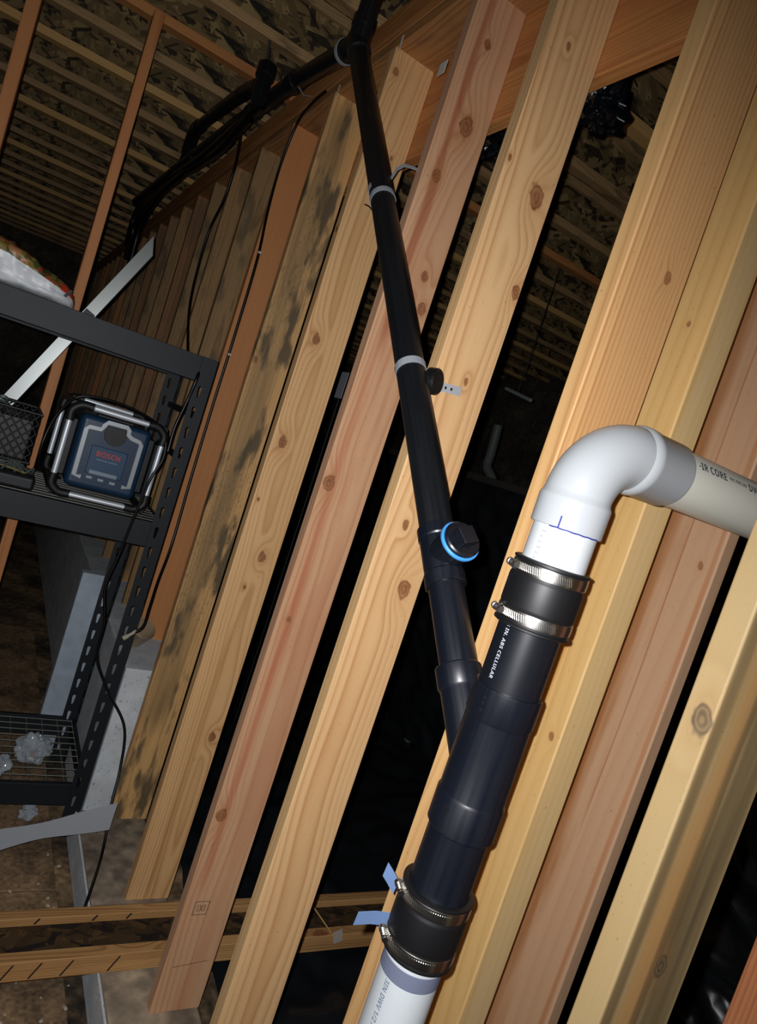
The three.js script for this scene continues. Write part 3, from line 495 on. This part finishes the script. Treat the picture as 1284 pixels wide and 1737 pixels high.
// ------------------------------------------------------------------ shelving unit
const RX = .645, RZ = -2.5, RB = -3.035, RLX = -.575;
{
  const s = thing('shelving_unit', 'black metal rack of slotted uprights with wire decks at the left', 'shelf', [.03, -1.712, -2.8]);
  // slotted angle upright
  const slot = (x, y, k = 1) => { const h = new THREE.Path(); h.moveTo(x - .007 * k, y + .014); h.absarc(x, y + .014, .007 * k, Math.PI, 0, true); h.lineTo(x + .004, y - .018); h.absarc(x, y - .018, .004, 0, Math.PI, true); h.closePath(); return h; };
  const flangeShape = (w, h, cols) => { const sh = new THREE.Shape(); sh.moveTo(0, 0); sh.lineTo(w, 0); sh.lineTo(w, h); sh.lineTo(0, h); for (let y = .06; y < h - .1; y += .0762) for (const c of cols) sh.holes.push(slot(c, y)); return sh; };
  const Hh = 1.862, ex = { depth: .002, bevelEnabled: false, curveSegments: 5 };
  function upright(x, z, sx, sz) {  // corner at (x, z); flanges run towards -sx and -sz
    const a = new THREE.ExtrudeGeometry(flangeShape(.06, Hh, [.037]), ex); a.scale(-sx, 1, 1); if (sx > 0) flip(a); a.translate(x, -1.712 + CY, z - (sz > 0 ? .002 : 0));
    const b = new THREE.ExtrudeGeometry(flangeShape(.04, Hh, [.022]), ex); b.rotateY(Math.PI / 2); if (sz < 0) { b.scale(1, 1, -1); flip(b); } b.translate(x - (sx > 0 ? .002 : 0), -1.712 + CY, z);
    mesh('upright', [a, b], rackMat, s);
  }
  function flip(g) { const p = g.attributes.position, n = g.attributes.normal, uv = g.attributes.uv; for (let i = 0; i < p.count; i += 3) for (const at of [p, n, uv]) for (let k = 0; k < at.itemSize; k++) { const t = at.array[(i + 1) * at.itemSize + k]; at.array[(i + 1) * at.itemSize + k] = at.array[(i + 2) * at.itemSize + k]; at.array[(i + 2) * at.itemSize + k] = t; } return g; }
  upright(RX, RZ, 1, 1); upright(RX, RB, 1, -1); upright(RLX, RZ, -1, 1); upright(RLX, RB, -1, -1);
  const decks = [[.058, .148], [-.567, -.474], [-1.592, -1.507]];
  decks.forEach(([y0, y1], i) => {
    const rail = (z0, z1) => mesh('deck_rail', box(RLX + .004, RX - .058, y0, y1, z0, z1, .002), rackMat, s);
    rail(RZ - .018, RZ + .003); rail(RB - .003, RB + .016);
    for (const x of [RX - .016, RLX + .004]) mesh('side_rail', box(x, x + .012, y0 + .012, y1 - .004, RB + .01, RZ - .01, .002), rackMat, s);
    const w = []; const r = .0021;
    for (let z = RB + .03; z < RZ - .02; z += .049) w.push(new THREE.CylinderGeometry(r, r, RX - RLX - .04, 5).rotateZ(Math.PI / 2).translate((RX + RLX) / 2, y1 - .006 + CY, z));
    for (let x = RLX + .04; x < RX - .02; x += .061) w.push(new THREE.CylinderGeometry(r, r, RZ - RB - .03, 5).rotateX(Math.PI / 2).translate(x, y1 - .010 + CY, (RZ + RB) / 2));
    mesh('wire_deck', w, new THREE.MeshStandardMaterial({ color: 0x86887c, metalness: .3, roughness: .5 }), s);
    if (i === 1) mesh('centre_brace', box(.02, .05, y0 + .01, y1 - .012, RB + .01, RZ - .01, .002), rackMat, s);
  });
  for (const y of [-.06, -.23]) mesh('tie_bar', box(RX - .02, RX - .004, y - .012, y + .012, RB + .01, RZ - .005, .002), rackMat, s);
}
// jobsite radio
{
  const cx = .38, cy = -.29, z = -2.48, D = .36;
  const r = thing('jobsite_radio', 'dark blue jobsite radio in a silver roll cage on the middle shelf', 'radio', [cx, -.472, z - .18]);
  const bl = std(0x12304a, .42), bl2 = std(0x183f5e, .5), blk = std(0x0b0d0f, .55), cage = std(0xe2ebf0, .45, { metalness: .55 }), silver = std(0x9aa2a4, .4, { metalness: .35 });
  const body = box(cx - .118, cx + .118, cy - .125, cy + .128, z - D + .03, z - .012, .022); mesh('body', body, bl, r);
  // silver outline on the front
  const P = [[-.070, -.0835], [-.093, -.0815], [-.0945, .079], [-.0865, .0875], [-.049, .0895], [-.0425, .105], [-.033, .1185], [.0305, .1195], [.0385, .111], [.040, .0955], [.054, .0872], [.081, .0822], [.0895, .0735], [.0895, -.0825], [.066, -.085]];
  const rib = (pts, w) => { const L = [], Rr = []; pts.forEach((p, i) => { const a = pts[Math.max(0, i - 1)], b = pts[Math.min(pts.length - 1, i + 1)]; let dx = b[0] - a[0], dy = b[1] - a[1]; const l = Math.hypot(dx, dy); dx /= l; dy /= l; L.push([p[0] - dy * w / 2, p[1] + dx * w / 2]); Rr.push([p[0] + dy * w / 2, p[1] - dx * w / 2]); }); const sh = new THREE.Shape(); L.concat(Rr.reverse()).forEach((q, i) => i ? sh.lineTo(...q) : sh.moveTo(...q)); return sh; };
  const og = new THREE.ExtrudeGeometry(rib(P, .0135), { depth: .005, bevelEnabled: true, bevelSize: .001, bevelThickness: .001, bevelSegments: 1 }); og.translate(cx, cy + CY, z - .0125); mesh('silver_outline', og, silver, r);
  const panel = box(cx - .062, cx + .058, cy - .066, cy + .032, z - .016, z - .0085, .006); const pn = mesh('front_panel', panel, bl2, r);
  // nameplate
  const nt = canvasTex(512, 256, (c, w, h) => { c.fillStyle = '#183f5e'; c.fillRect(0, 0, w, h); c.fillStyle = '#c0302c'; c.font = 'bold 118px sans-serif'; c.textAlign = 'center'; c.fillText('BOSCH', w / 2, 128, 470); c.fillStyle = '#9fb4c4'; c.font = '26px sans-serif'; c.fillText('PROFESSIONAL POWER BOX', w / 2, 190, 440); });
  const np = new THREE.PlaneGeometry(.108, .054); np.translate(cx - .003, cy - .002 + CY, z - .0078); mesh('nameplate', np, std(0xffffff, .5, { map: nt }), r);
  mesh('display', box(cx - .05, cx + .043, cy - .066, cy - .052, z - .013, z - .007, .002), std(0x7b8d98, .4), r);
  for (const [x, y] of [[-.044, -.079], [-.006, -.0805], [.033, -.082]]) mesh('button', box(cx + x - .010, cx + x + .010, cy + y - .005, cy + y + .005, z - .014, z - .007, .002), std(0x8d999e, .4), r);
  const hs = new THREE.Shape(); hs.moveTo(-.036, .085); hs.lineTo(-.03, .106); hs.lineTo(.028, .108); hs.lineTo(.036, .085); hs.quadraticCurveTo(.036, .05, 0, .046); hs.quadraticCurveTo(-.036, .05, -.036, .085);
  const hg = new THREE.ExtrudeGeometry(hs, { depth: .004, bevelEnabled: true, bevelSize: .001, bevelThickness: .001, bevelSegments: 1 }); hg.translate(cx, cy + CY, z - .0125); mesh('tuning_dial', hg, blk, r);
  mesh('top_trim', box(cx - .07, cx + .05, cy + .128, cy + .137, z - .06, z - .02, .003), blk, r);
  // roll cage
  const bar = (a, b, rr = .0085) => mesh('cage_bar', rod(V(...a), V(...b), rr + .001, 16, .002), cage, r);
  const xl = cx - .153, xr = cx + .153, yt = cy + .152, yb = cy - .15, zr = z - D;
  bar([xl, cy - .092, z], [xl, cy + .104, z]); bar([xl, cy - .08, zr], [xl, cy + .118, zr]);
  bar([xr, cy - .108, z], [xr, cy + .098, z]); bar([xr, cy - .10, zr], [xr, cy + .1, zr]);
  bar([cx - .09, yt, z], [cx + .108, yt, z]); bar([cx - .108, yb, z], [cx + .102, yb, z], .0075); bar([cx - .09, yt, zr], [cx + .1, yt, zr]); bar([cx - .1, yb, zr], [cx + .1, yb, zr]);
  for (const zz of [z, zr]) for (const [sx, sy] of [[-1, 1], [1, 1], [-1, -1], [1, -1]]) {
    const X = cx + sx * .153, Yy = cy + (sy > 0 ? .152 : -.15);
    mesh('corner_guard', hose([V(X, Yy - sy * .06, zz), V(X, Yy - sy * .025, zz), V(X - sx * .014, Yy - sy * .008, zz), V(X - sx * .03, Yy, zz), V(X - sx * .062, Yy, zz)], .0145, 30, 12), blk, r);
  }
  for (const [sx, sy] of [[-1, 1], [1, 1], [-1, -1], [1, -1]]) mesh('corner_bumper', rod(V(cx + sx * .148, cy + (sy > 0 ? .147 : -.146), z), V(cx + sx * .148, cy + (sy > 0 ? .147 : -.146), zr), .013, 12), blk, r);
  mesh('side_panel', box(cx - .142, cx - .118, cy - .1, cy + .1, zr + .04, z - .05, .006), blk, r); mesh('side_panel', box(cx + .118, cx + .142, cy - .1, cy + .1, zr + .04, z - .05, .006), blk, r);
}
// cables
{
  const P = (a) => a.map((q) => V(...q));
  const rc = mesh('radio_cable', hose(P([[.20, -.40, -2.66], [.185, -.38, -2.62], [.178, -.31, -2.6], [.2, -.2, -2.62], [.25, -.125, -2.64], [.33, -.105, -2.62], [.45, -.112, -2.56], [.53, -.15, -2.485], [.548, -.23, -2.462], [.527, -.31, -2.455], [.515, -.42, -2.46], [.503, -.6, -2.475], [.49, -.735, -2.475], [.521, -.863, -2.47], [.535, -1.0, -2.48], [.60, -1.11, -2.47], [.692, -1.235, -2.44], [.712, -1.38, -2.40], [.702, -1.48, -2.34], [.692, -1.595, -2.24], [.628, -1.608, -2.03], [.606, -1.66, -1.97], [.6, -1.70, -1.94]]), .0052, 260, 8), blackCable); tag(rc, 'thin black cable looping from the radio down past the shelf upright to the floor', 'cable');
  const wc = mesh('wall_cable', hose(P([[.736, 1.195, -2.55], [.736, 1.19, -2.66], [.735, 1.15, -2.78], [.735, 1.0, -2.84], [.735, .80, -2.82], [.735, .6, -2.76], [.735, .3, -2.745], [.735, 0, -2.748], [.735, -.3, -2.738], [.73, -.6, -2.70], [.70, -.72, -2.62], [.672, -.80, -2.52], [.655, -.86, -2.47], [.62, -.885, -2.462]]), .0055, 160, 8), blackCable); tag(wc, 'black cable dropping down the wall in front of the orange stud', 'cable');
  const w2 = mesh('wall_cable', hose(P([[.62, 1.17, -3.2], [.69, 1.10, -3.45], [.70, .95, -3.52], [.70, .817, -3.64], [.70, .481, -3.6], [.69, .2, -3.27], [.62, .10, -2.75], [.585, .08, -2.49], [.575, -.02, -2.49], [.56, -.12, -2.485], [.56, -.21, -2.48]]), .006, 120, 8), blackCable); tag(w2, 'black cable hanging from the pipe run down over the top shelf rail', 'cable');
  const pg = thing('cable_plug', 'small pale brass plug on the cable end at the shelf upright', 'plug', [.62, -.885, -2.462]);
  mesh('barrel', rod(V(.637, -.873, -2.466), V(.612, -.893, -2.458), .006, 10), std(0xb8b09a, .5), pg); mesh('tip', rod(V(.612, -.893, -2.458), V(.595, -.905, -2.455), .009, 10), std(0xa9a690, .5), pg);
  for (const [y, z] of [[.205, -2.74], [.62, -2.755]]) tag(mesh('cable_staple', box(.728, .7445, y - .004, y + .004, z - .009, z + .009, .002), std(0xc9c4ba, .5)), y > .5 ? 'upper small pale staple on the wall cable' : 'lower small pale staple on the wall cable', 'staple');
}
// bag on the top shelf
{
  const o = thing('printed_bag', 'crumpled white plastic bag with a red and green printed top on the top shelf', 'bag', [-.15, .15, -2.7]);
  const n = new ImprovedNoise(), U = 90, W = 60, pos = [], uv = [], idx = [];
  const x0 = -.62, x1 = .155, zc = -2.68;
  for (let j = 0; j <= W; j++) for (let i = 0; i <= U; i++) {
    const u = i / U, th = j / W * Math.PI * 2; let x = x0 + (x1 - x0) * u;
    const endT = Math.pow(Math.max(0, 1 - Math.pow(Math.abs(u * 2 - 1), 5)), .5);
    let hz = .15 * (0.25 + .75 * endT), hy = (.085 - .035 * sst(.55, 1, u) - .01 * u) * (.3 + .7 * endT);
    const c = Math.cos(th), s = Math.sin(th), pw = (v, e) => Math.sign(v) * Math.pow(Math.abs(v), e);
    let z = zc + hz * pw(c, .38), y = .150 + .004 + hy + hy * pw(s, .55);
    const cr = n.noise(x * 14, y * 22, z * 14) * .012 + n.noise(x * 40, y * 34 + 3, z * 30) * .006 - Math.abs(n.noise(x * 9 + 4, y * 26, z * 9)) * .014;
    z += cr * c; y += cr * Math.max(0, s); y = Math.max(.1505, y);
    pos.push(x, y + CY, z); uv.push(u, (y - .154) / (2 * hy));
  }
  for (let j = 0; j < W; j++) for (let i = 0; i < U; i++) { const A = j * (U + 1) + i, B = A + 1, C = A + U + 1, D = C + 1; idx.push(A, C, B, B, C, D); }
  const g = new THREE.BufferGeometry(); g.setAttribute('position', new THREE.Float32BufferAttribute(pos, 3)); g.setAttribute('uv', new THREE.Float32BufferAttribute(uv, 2)); g.setIndex(idx); g.computeVertexNormals();
  const bt = dataTex(1024, 256, (i, j) => {
    const u = i / 1024, v = j / 256, n1 = fbm(u * 9, v * 5, 3), line = .66 - .06 * sst(.75, 1, u) + .1 * (fbm(u * 10 + 7, 1.5, 2) - .5);
    let c = [232, 238, 240]; c = mix3(c, [170, 178, 186], sst(.6, .75, fbm(u * 30, v * 14, 3)) * .5);
    if (v > line) { const p = hsh(Math.floor(u * 46 + 1.4 * vn(u * 60, v * 9)), Math.floor(v * 7 + 1.2 * vn(u * 40 + 5, v * 12))); c = p < .3 ? [150, 132, 62] : p < .52 ? [72, 84, 40] : p < .72 ? [186, 70, 48] : p < .86 ? [120, 96, 50] : [210, 140, 90]; c = mix3(c, [60, 60, 30], n1 * .4); if (u > .93) c = [204, 62, 34]; }
    return c;
  });
  mesh('sack', g, std(0xffffff, .4, { map: bt, side: THREE.DoubleSide }), o);
  const lb = new THREE.BoxGeometry(.009, .03, .002); lb.rotateZ(-.55); lb.translate(.1245, .192 + CY, -2.545); mesh('black_mark', lb, std(0x10161a, .6), o);
}
// aluminium bar leaning behind the rack
{
  const a = V(.416, .575, -3.075), b = V(-.60, -1.70, -3.09);
  const d = b.clone().sub(a), L = d.length(); d.normalize();
  const o = thing('metal_bar', 'long shiny metal bar leaning behind the shelf, its cut tip pointing at the dark studs', 'bar', [.1, -.3, -3.2]);
  const sh = new THREE.Shape(); sh.moveTo(0, .012); sh.lineTo(.046, .075); sh.lineTo(.046, L); sh.lineTo(0, L); sh.closePath();
  const g = new THREE.ExtrudeGeometry(sh, { depth: .012, bevelEnabled: true, bevelSize: .002, bevelThickness: .002, bevelSegments: 2 });
  const x = new THREE.Vector3(1, 0, 0).addScaledVector(d, -d.x).applyAxisAngle(d, .16).normalize(), z = new THREE.Vector3().crossVectors(x, d);
  g.translate(-.023, 0, 0); g.applyMatrix4(new THREE.Matrix4().makeBasis(x, d, z).setPosition(a)); 
  mesh('blade', g, new THREE.MeshStandardMaterial({ color: 0xa4aaa6, metalness: .9, roughness: .34, side: THREE.DoubleSide }), o);
  const gd = new THREE.BoxGeometry(.04, .028, .02); gd.applyMatrix4(new THREE.Matrix4().makeBasis(x, d, z).setPosition(a.clone().addScaledVector(d, .43).addScaledVector(z, .006))); mesh('dark_window', gd, std(0x14181a, .4), o);
}
// black wire crate and a dark tray at the left end of the middle shelf
{
  const c = thing('wire_crate', 'black plastic lattice crate at the left end of the middle shelf', 'crate', [0, -.474, -2.75]);
  const w = [], blk = std(0x0c0e0e, .5), X0 = -.30, X1 = .155, Z0 = -2.95, Z1 = -2.66;
  const panels = [[V(X0, -.40, Z1), new THREE.Vector3(X1 - X0, 0, 0)], [V(X1, -.40, Z0), new THREE.Vector3(0, 0, Z1 - Z0)], [V(X0, -.40, Z0), new THREE.Vector3(X1 - X0, 0, 0)]];
  for (const [p, e] of panels) { const m = Math.round(e.length() / .028), h = .175; for (let i = 0; i < m; i++) for (const s of [1, -1]) { const a = p.clone().addScaledVector(e, i / m), b = p.clone().addScaledVector(e, (i + 1) / m); for (let k = 0; k < 5; k++) { const ya = k * h / 5, yb = (k + 1) * h / 5; const q = s > 0 ? [a, b] : [b, a]; w.push(rev(q[0].clone().setY(q[0].y + ya), q[1].clone().setY(q[1].y + yb).sub(q[0].clone().setY(q[0].y + ya)), [[0, .003], [.045, .003]], { seg: 5 })); } } for (const y of [0, h]) w.push(rod(p.clone().setY(p.y + y), p.clone().add(e).setY(p.y + y), .006, 8)); }
  mesh('lattice', w, blk, c);
  mesh('base', box(X0, X1, -.472, -.40, Z0, Z1, .012), blk, c);
  mesh('liner', box(X0 + .01, X1 - .01, -.40, -.25, Z0 + .01, Z1 - .012, .01), blk, c);
  const it = []; for (const [x, y, z, r] of [[.02, -.228, -2.72, .02], [.05, -.230, -2.7, .016], [-.01, -.229, -2.7, .018], [.03, -.212, -2.74, .014]]) it.push(new THREE.TorusGeometry(r, .006, 8, 18).rotateX(x * 30).translate(x, y + CY, z));
  const gs = mesh('metal_ring', it, std(0x7d8a88, .4, { metalness: .6 })); tag(gs, 'clump of dull grey metal rings hanging in the lattice crate', 'rings', null, 'stuff');
  const t = thing('tool_tray', 'dark flat tool tray with a yellowish rim in front of the lattice crate', 'tray', [.05, -.474, -2.58]);
  mesh('tray', box(-.3, .185, -.472, -.425, -2.645, -2.53, .012), std(0x151a1c, .55), t);
  mesh('rim', hose([V(-.3, -.408, -2.6), V(0, -.41, -2.59), V(.1, -.415, -2.58), V(.15, -.42, -2.565)], .0045, 20, 8), std(0x6f6a3a, .6), t);
  const h = []; const r = rng(9); for (let i = 0; i < 12; i++) { const x = -.02 + r() * .2, z = -2.56 - r() * .06; h.push(hose([V(x, -.424, z), V(x + (r() - .5) * .06, -.405 + r() * .02, z), V(x + (r() - .5) * .1, -.42, z + .01)], .004, 10, 6)); }
  mesh('loose_wire', h, std(0x39413d, .5), t);
}
// clear plastic bags on the bottom deck and on the floor
const film = new THREE.MeshPhysicalMaterial({ color: 0xe6eff4, roughness: .14, transmission: .66, thickness: 0, side: THREE.DoubleSide });
function crumple(x, y, z, rx, ry, rz, seed, amp = .3) {
  const g = mergeVertices(new THREE.IcosahedronGeometry(1, 9)), p = g.attributes.position, n = new ImprovedNoise();
  for (let i = 0; i < p.count; i++) { const q = new THREE.Vector3().fromBufferAttribute(p, i); const k = 1 + amp * (n.noise(q.x * 1.8 + seed, q.y * 1.8, q.z * 1.8) - Math.abs(n.noise(q.x * 3 + seed, q.y * 3, q.z * 3)) * .5); q.multiplyScalar(k); p.setXYZ(i, x + q.x * rx, Math.max(y, y + ry + q.y * ry) + CY, z + q.z * rz); }
  g.deleteAttribute('normal'); g.deleteAttribute('uv'); g.computeVertexNormals(); return toCreasedNormals(g, .35);
}
{
  const b = thing('clear_bag', 'clear plastic bag with small brown parts on the wire bottom shelf', 'bag', [.445, -1.51, -2.65]);
  mesh('film', crumple(.445, -1.510, -2.655, .062, .052, .06, 2, .5), film, b);
  const parts = []; const r = rng(3); for (let i = 0; i < 7; i++) { const g = new THREE.CapsuleGeometry(.007, .02, 4, 8); g.rotateX(r() * 3); g.rotateZ(r() * 3); g.translate(.435 + r() * .03, -1.488 + r() * .03 + CY, -2.665 + r() * .03); parts.push(g); }
  mesh('contents', parts, std(0x8a5b34, .6), b);
  const b2 = mesh('clear_bag', crumple(.32, -1.510, -2.56, .045, .035, .05, 7, .5), film); tag(b2, 'crumpled clear plastic wad at the left edge of the bottom shelf', 'bag');
  const b3 = mesh('clear_bag', crumple(.487, -1.711, -2.60, .03, .028, .03, 11, .6), film); tag(b3, 'small crumpled clear plastic piece on the floor under the bottom shelf', 'bag');
  // translucent film strip drooping in front of the rack
  const pts = []; for (let i = 0; i <= 40; i++) { const t = i / 40; pts.push(V(-.3 + t * .98, -1.64 + .20 * Math.pow(t, 1.6) - .012 * Math.sin(t * 6.2), -2.2)); }
  const g = band(pts, (i) => new THREE.Vector3(.0, 1, .25 - .2 * i / 40), (i) => .105 - .04 * Math.exp(-Math.pow((i - 31) / 5, 2)), .0008);
  const st = mesh('film_strip', g, new THREE.MeshPhysicalMaterial({ color: 0xccd3d8, roughness: .5, transmission: .35, thickness: 0, side: THREE.DoubleSide })); tag(st, 'translucent grey plastic film strip sagging across the foot of the black shelf', 'plastic strip');
  const cup = thing('plastic_cup', 'tilted clear plastic cup at the foot of the orange stud', 'cup', [.70, -1.03, -2.60]);
  const cg = rev(V(.70, -1.0, -2.72), new THREE.Vector3(.15, .75, .55), [[0, .0001], [0, .034], [.004, .037], [.085, .046], [.088, .048], [.091, .047], [.088, .0455], [.006, .036]], { seg: 36 });
  mesh('wall', cg, new THREE.MeshPhysicalMaterial({ color: 0xc7b08f, roughness: .25, transmission: .4, thickness: 0, side: THREE.DoubleSide }), cup);
}
// ------------------------------------------------------------------ beyond the studs: black sheeting and dim things
{
  const n = new ImprovedNoise();
  const sheet = (w, h, nx, ny, f) => { const g = new THREE.PlaneGeometry(w, h, nx, ny), p = g.attributes.position; for (let i = 0; i < p.count; i++) { const q = f(p.getX(i) / w + .5, p.getY(i) / h + .5); p.setXYZ(i, q[0], q[1] + CY, q[2]); } g.computeVertexNormals(); return g; };
  const wr = (a, b) => (Math.abs(n.noise(a * 2.3, b * 2.3, 1)) * .09 + Math.abs(n.noise(a * 6, b * 6, 4)) * .05 + Math.abs(n.noise(a * 15, b * 15, 9)) * .018);
  const black = std(0x1d2023, .28, { side: THREE.DoubleSide });
  const gs = mesh('ground_sheet', sheet(4, 8, 160, 260, (u, v) => { const x = 1.0 + u * 3.9, z = 1.4 - v * 9; return [x, -1.725 + wr(x, z) + .25 * sst(2.2, 4, x), z]; }), black); tag(gs, 'wrinkled black plastic sheet covering the ground beyond the studs', 'plastic sheet');
  const hs = mesh('hanging_sheet', sheet(8, 1.7, 260, 70, (u, v) => { const z = 1.2 - u * 9, y = -1.6 + v * 1.68; return [2.5 + wr(z, y) * 1.3 + (1 - v) * .1, y, z]; }), black); tag(hs, 'dark plastic sheet hung along the far side beyond the studs', 'plastic sheet');
  const lip = mesh('sheet_rail', lying(box(2.46, 2.50, .06, .10, -7, 1.2, .004), 'z'), std(0x35332d, .8)); tag(lip, 'dark wooden rail holding the hanging black sheet', 'rail');
  const gp = mesh('grey_pipe', hose([V(2.72, .44, -3.53), V(2.72, .26, -3.51), V(2.71, .17, -3.49), V(2.73, .10, -3.42), V(2.74, -.1, -3.38), V(2.74, -1.7, -3.38)], .03, 60, 14), std(0x5b615d, .5)); tag(gp, 'dim grey bent pipe standing in the dark beyond the studs', 'pipe');
  const sl = mesh('light_tube', rod(V(2.6, .655, -3.42), V(2.6, .60, -3.16), .012, 8), std(0x8d9a98, .4)); tag(sl, 'small pale tube fixture dim in the dark room beyond', 'fixture');
  const fx = mesh('light_hanger', rod(V(2.6, .63, -3.3), V(2.6, 1.4, -3.3), .003, 6), std(0x222222, .5)); tag(fx, 'thin dark rod holding the pale tube in the dark room', 'rod');
  const pk = thing('label_plate', 'small pale plate glimpsed in the gap between yellow-tan and pinkish studs', 'plate', [1.6, .3, -3.5]);
  mesh('plate', box(1.6, 1.604, .25, .40, -3.59, -3.50, .001), std(0xb9bec8, .5), pk); mesh('stand', rod(V(1.612, -1.73, -3.545), V(1.612, .40, -3.545), .006, 8), std(0x15171a, .6), pk);
  // scraps of black plastic with wire behind the ledger
  for (const [x, y, z, label] of [[1.012, .93, -1.325, 'crumpled black plastic scrap with shiny glints under the ledger, right of the knotty tan stud'], [1.012, .945, -1.735, 'crumpled black plastic scrap with shiny glints under the ledger, left of the knotty tan stud']]) {
    const s = thing('plastic_scrap', label, 'plastic scrap', [x, y, z]);
    mesh('crumple', crumple(x, y - .055, z, .05, .055, .055, x * 9 + z, .7), std(0x0b0f14, .18), s);
    mesh('wire', [rod(V(x - .05, y + .03, z - .03), V(x + .02, y - .0, z + .05), .0014, 6), rod(V(x - .05, y - .0, z - .02), V(x + .03, y - .03, z + .05), .0014, 6)], std(0x9aa0a0, .4), s);
    mesh('hook', rod(V(x, y + .02, z), V(x, 1.4, z), .004, 6), std(0x15181a, .5), s);
  }
}
// ------------------------------------------------------------------ tags, nails and the stamp
{
  const paper = std(0xd8d2c4, .8);
  const tabs = [[.7435, 1.187, 1.15, -2.435, 'white paper tab at the top of the mouldy stud'], [.7435, 1.192, 1.148, -1.99, 'white paper tab at the top of the yellow-tan stud']];
  for (const [x, y1, y0, z, label] of tabs) tag(mesh('paper_tab', box(x - .0006, x + .0008, y0, y1, z - .005, z + .005, .0004), paper), label, 'tab');
  const t1 = box(.7425, .744, .965, .998, -1.672, -1.638, .0005); tag(mesh('paper_tab', t1, paper), 'white paper square stapled beside the pinkish stud', 'tab');
  tag(mesh('paper_tab', box(.884, .8863, 1.045, 1.075, -1.40, -1.34, .0005), std(0xa9a59c, .8)), 'pale torn tag high between pinkish and tan studs', 'tab');
  const nail = mesh('bent_nail', hose([V(.80, .72, -2.0185), V(.812, .716, -2.006), V(.84, .700, -2.0)], .0022, 12, 6), std(0x1d1610, .5, { metalness: .6 })); tag(nail, 'dark bent nail standing out of the yellow-tan stud side', 'nail');
}

const renderer = new THREE.WebGLRenderer({ antialias: true });
renderer.toneMapping = THREE.LinearToneMapping;
renderer.toneMappingExposure = EXPOSURE;
renderer.shadowMap.enabled = true;
renderer.render(scene, camera);
